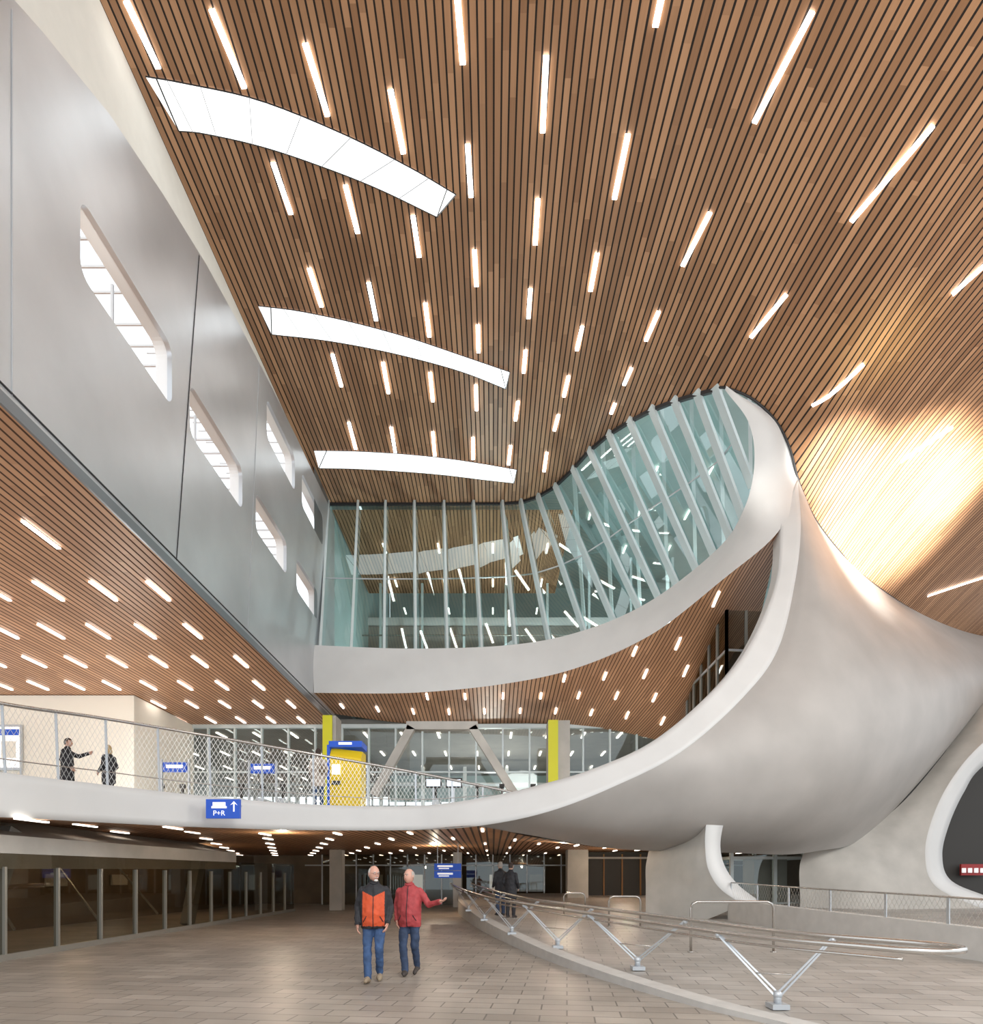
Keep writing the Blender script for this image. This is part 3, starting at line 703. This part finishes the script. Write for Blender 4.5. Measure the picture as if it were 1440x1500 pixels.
    if beard:
        out.tube([hp(-.03,.086,-.054),hp(0,.101,-.049),hp(.03,.086,-.054)],[.004,.006,.004],beard,6)
        out.ball(hp(0,.083,-.094),.028,beard,2,(1.2,.7,.7),R)
    if glasses:
        for sx in(-1,1):
            out.tube([hp(.033*sx+.021*math.cos(t*math.pi/6),.101,.01+.017*math.sin(t*math.pi/6)) for t in range(12)],.0022,BLK,5,closed=True)
            out.tube([hp(.054*sx,.1,.014),hp(.078*sx,.0,.012)],.002,BLK,5)
        out.tube([hp(-.012,.105,.012),hp(.012,.105,.012)],.002,BLK,5)
    ret=bmesh.ops.create_uvsphere(out.bm,u_segments=28,v_segments=20,radius=1); hi=out.mi(hair); dele=[]
    for v in ret['verts']:
        x,y,z=v.co
        keep=(z>.48-.1*y if y>.35 else (z>-.25 if y>-.1 else z>-.55))
        if bald and z>.95-bald and y>-.45: keep=False
        if bald and y>.3: keep=False
        if not keep: dele.append(v)
        k=1-(.26*z*z if z<0 else .05*z*z); v.co=hp(x*.082*k,y*.104-.002,z*.127+.002)
        for f in v.link_faces: f.material_index=hi; f.smooth=True
    bmesh.ops.delete(out.bm,geom=dele,context='VERTS')
    if long: out.ball(hp(0,-.055,-.05-long*.3),.085,hair,2,(1,.6,1+long*4),R)
    for sd,sx in(('l',-1),('r',1)):
        w=V(J['wr'+sd]); e=V(J['el'+sd]); d=(w-e).normalized(); pn=V(J.get('pn'+sd,(-sx,0,0))); pn=(pn-d*pn.dot(d)).normalized(); sdv=d.cross(pn).normalized()
        if sdv.y<0 and abs(sdv.y)>.3: sdv=-sdv
        Rm=Matrix((sdv,d,pn)).transposed()
        out.tube([w-d*.03,w+d*.05],[.030,.027],skin,10); out.ball(w+d*.075,.047,skin,2,(.85,1.05,.38),Rm)
        for k,(off,ln) in enumerate(((.028,.075),(.010,.083),(-.009,.077),(-.027,.060))):
            b0=w+d*.108+sdv*off; b1=b0+(d*.93+pn*.3).normalized()*ln*.5; b2=b1+(d*.75+pn*.65).normalized()*ln*.5
            out.tube([b0-d*.03,b0,b1,b2],[.010,.010,.009,.007],skin,7); out.ball(b2,.007,skin,1)
        t0=w+d*.055+sdv*.03; t1=t0+(d*.6+sdv*.75+pn*.2).normalized()*.035; t2=t1+(d*.9+sdv*.3+pn*.3).normalized()*.03
        out.tube([t0,t1,t2],[.013,.011,.008],skin,7); out.ball(t2,.008,skin,1)
        out.tube([w,w+d*.035],[.046,.041],mats['arm'],14)
    out.tube([V((.064*math.cos(t*math.pi/8),.062*math.sin(t*math.pi/8)+.010,1.49+.012*math.cos(t*math.pi/8*2))) for t in range(16)],.017,mats['torso'],6,closed=True)
    if zipm:
        out.tube([V((0,cy+ry+.004,z)) for cx,cy,z,rx,ry in T[:-1]],.006,zipm,6)
        for sx in(-1,1): out.tube([V((sx*.10,T[2][1]+T[2][4]*.88,.99)),V((sx*.15,T[1][1]+T[1][4]*.74,.90))],.006,zipm,6)
    if bag: out.ball(V((.1,-.2,1.1)),.15,bag,2,(.7,.5,1)); out.tube([V((.1,-.17,1.2)),V((.05,-.1,1.42)),V((.02,.05,1.44))],.012,bag,6)
    ob=out.done(); ob.location=loc; ob.rotation_euler=(0,0,rot); ob.scale=(s,s,s)
    return ob
J1=dict(hipl=(-.085,0,.90),knl=(-.09,.12,.51),anl=(-.08,-.06,.12),toel=(-.085,.11,.035),
        hipr=(.085,0,.90),knr=(.09,.10,.49),anr=(.075,.20,.09),toer=(.09,.37,.05),
        shl=(-.175,0,1.375),ell=(-.25,-.05,1.12),wrl=(-.21,.06,.90),shr=(.175,0,1.375),elr=(.25,-.07,1.12),wrr=(.24,.05,.88))
def tors(a): return [(0,0,.80,.190+a,.145+a),(0,.01,.90,.198+a,.165+a),(0,.02,1.02,.20+a,.17+a),(0,.01,1.16,.205+a,.155+a),(0,0,1.30,.21,.13),(0,0,1.385,.195,.115),(0,0,1.435,.15,.095),(0,-.005,1.475,.09,.072),(0,0,1.50,.062,.057)]
person("man_in_orange_jacket",V(((548-722)*9.5/900,9.5,0)),math.pi+.1,1.78,J1,dict(torso=BLK,arm=BLK,leg=JEANS,shoe=SHOE,neck=SKINR),HAIRW,headyaw=.55,headpitch=-.12,bald=.25,glasses=True,beard=HAIRW,zipm=BLK,
   torso=tors(.004),split=(lambda c,b: b=='torso' and abs(c.x)<.165 and .84<c.z<1.28+abs(c.x)*.5 and c.y>0,ORG),skin=SKINR)
J2=dict(hipl=(-.085,0,.90),knl=(-.10,.04,.50),anl=(-.09,-.14,.14),toel=(-.09,.02,.035),
        hipr=(.085,0,.90),knr=(.07,.14,.50),anr=(.03,.14,.09),toer=(.01,.31,.04),
        shl=(-.175,0,1.375),ell=(-.33,.02,1.16),wrl=(-.53,.14,1.21),pnl=(0,.2,1),shr=(.175,0,1.375),elr=(.24,-.08,1.12),wrr=(.20,.05,.92))
person("man_in_red_jacket",V(((600-722)*10.1/900,10.1,0)),math.pi-.15,1.74,J2,dict(torso=REDC,arm=REDC,leg=JEANSD,shoe=SHOEB,neck=SKINR),HAIRG,headyaw=-.45,bald=.3,skin=SKINR,zipm=BLK,torso=tors(0))
JS=dict(hipl=(-.09,0,.90),knl=(-.10,.02,.49),anl=(-.10,-.01,.09),toel=(-.12,.16,.035),hipr=(.09,0,.90),knr=(.10,.03,.49),anr=(.10,.0,.09),toer=(.12,.17,.035),
        shl=(-.165,0,1.375),ell=(-.235,-.03,1.12),wrl=(-.2,.14,.96),shr=(.165,0,1.375),elr=(.235,-.03,1.12),wrr=(.2,.14,.96))
coat=[(0,0,.62,.20,.16),(0,0,.90,.195,.15),(0,.0,1.02,.18,.14),(0,.0,1.16,.18,.135),(0,0,1.30,.19,.12),(0,0,1.385,.18,.105),(0,0,1.43,.14,.09),(0,-.005,1.47,.085,.07),(0,0,1.50,.055,.055)]
person("woman_in_beige_coat",V((-5.0,17.6,zb)),.3,1.70,JS,dict(torso=WCOAT,arm=WCOAT,leg=JEANS,shoe=SHOEB,neck=SKIN),HAIRD,long=.15,torso=coat,bag=BAGM)
JP=dict(JS); JP.update(ell=(-.12,.22,1.28),wrl=(-.06,.48,1.36))
person("man_pointing",V((-11.5,16.6,zb)),-1.4,1.76,JP,dict(torso=BLK,arm=BLK,leg=BLK,shoe=SHOEB,neck=SKIN),HAIRD,torso=coat)
person("woman_in_dark_coat",V((-10.5,16.8,zb)),1.3,1.62,JS,dict(torso=BLK,arm=BLK,leg=BLK,shoe=SHOEB,neck=SKIN),HAIRB,long=.1,torso=coat)
person("pedestrian_in_dark_coat",V((.55,19,rz(19))),-.4,1.72,JS,dict(torso=BLK,arm=BLK,leg=BLK,shoe=SHOEB,neck=SKIN),HAIRD,torso=coat)
person("pedestrian_in_grey_coat",V((.25,19.9,rz(19.9))),.4,1.74,JS,dict(torso=BLK,arm=BLK,leg=JEANSD,shoe=SHOEB,neck=SKIN),HAIRG)
# ---------------------------------------------------------------- lights
w=bpy.data.worlds.new("world"); bpy.context.scene.world=w; w.use_nodes=True
w.node_tree.nodes["Background"].inputs[0].default_value=(.90,.95,1,1); w.node_tree.nodes["Background"].inputs[1].default_value=1.6
def pt(name,loc,e,r=1.5,col=(1,.96,.9)):
    l=bpy.data.lights.new(name,'POINT'); l.energy=e; l.shadow_soft_size=r; l.color=col
    o=bpy.data.objects.new(name,l); o.location=loc; bpy.context.scene.collection.objects.link(o)
pt("hall_fill",(3,-1,10),2000,2.5); pt("hall_fill",(5,-3,7),1600,2); pt("hall_fill",(16,8,9),2300,1.5,(1,.93,.84))  # unseen point lights added to brighten the hall, ceiling and shell
pt("balcony_fill",(-19,14,6),650,.5); pt("balcony_fill",(-13.5,23,4.6),300,.3); pt("platform_fill",(0,38,5),700,.3); pt("atrium_fill",(0,34,13),1100,.3,(.95,1,1)); pt("atrium_fill",(9,32,13.3),1500,.3,(.95,1,1))  # added fill, out of sight: balcony soffit, platform hall and atrium
pt("underpass_fill",(-2.4,26,2.5),110,.08,(1,.85,.65)); pt("underpass_fill",(-6,17.5,2.5),80,.08,(1,.85,.65)); pt("underpass_fill",(2.4,21,2.5),90,.08,(1,.85,.65)); pt("underpass_fill",(6,28,2.5),110,.08,(1,.85,.65))  # added point fill brightening the underpass on top of its strip lights
pt("shop_fill",(-12.2,12,2.3),35,.08,(1,.8,.55)); pt("shop_fill",(-12.2,18,2.3),45,.08,(1,.8,.55)); pt("shop_fill",(-12.2,25,2.3),50,.08,(1,.8,.55))  # warm fill added to lighten the shop interior
pt("soffit_fill",(6,25,5.2),260,.3); pt("soffit_fill",(0,24,3.9),150,.1)  # added fill hidden behind the rim, lifts the middle soffit
def spot(name,loc,tgt,e,ang,bl=.3,r=.1,col=(1,.97,.9)):
    l=bpy.data.lights.new(name,'SPOT'); l.energy=e; l.spot_size=ang; l.spot_blend=bl; l.shadow_soft_size=r; l.color=col
    o=bpy.data.objects.new(name,l); o.location=loc; o.rotation_euler=(V(tgt)-V(loc)).to_track_quat('-Z','Y').to_euler(); bpy.context.scene.collection.objects.link(o)
t=on_ceiling(1300,750); spot("reflected_sun_spot",(17,11,4),t,120000,.44,.8,.3)
t=on_ceiling(1225,675); spot("reflected_sun_spot",(16,11,4),t,60000,.20,.8,.3)
t=on_ceiling(1400,705); spot("reflected_sun_spot",(18,11,4),t,60000,.2,.8,.3)
t=on_ceiling(1295,505); spot("reflected_sun_spot",(14,9,4),t,14000,.16,1,.9,col=(1,1,.55))
spot("reflected_sun_spot",(3,8,5),W(1125,720,21.5),9000,.10,.8,.4)
spot("reflected_sun_spot",(6,4,5),V((-8,12.5,15.6)),9000,.16,.9,.5,(1,.97,.93)); spot("reflected_sun_spot",(6,4,5),V((-8,16.5,16.6)),7000,.12,.9,.5,(1,.97,.93))  # unseen spots added to put mottled highlights on the metal wall
# ---------------------------------------------------------------- camera
cd=bpy.data.cameras.new("camera"); cam=bpy.data.objects.new("camera",cd); bpy.context.scene.collection.objects.link(cam)
cam.location=(0,0,EYE); cam.rotation_euler=(math.pi/2,0,0); cd.sensor_fit='VERTICAL'; cd.sensor_height=36; cd.sensor_width=36
cd.lens=F/1500*36; cd.shift_y=(CY-750)/1500; cd.shift_x=-(CX-720)/1500; cd.clip_end=300
bpy.context.scene.camera=cam
bpy.context.scene.view_settings.view_transform='Standard'
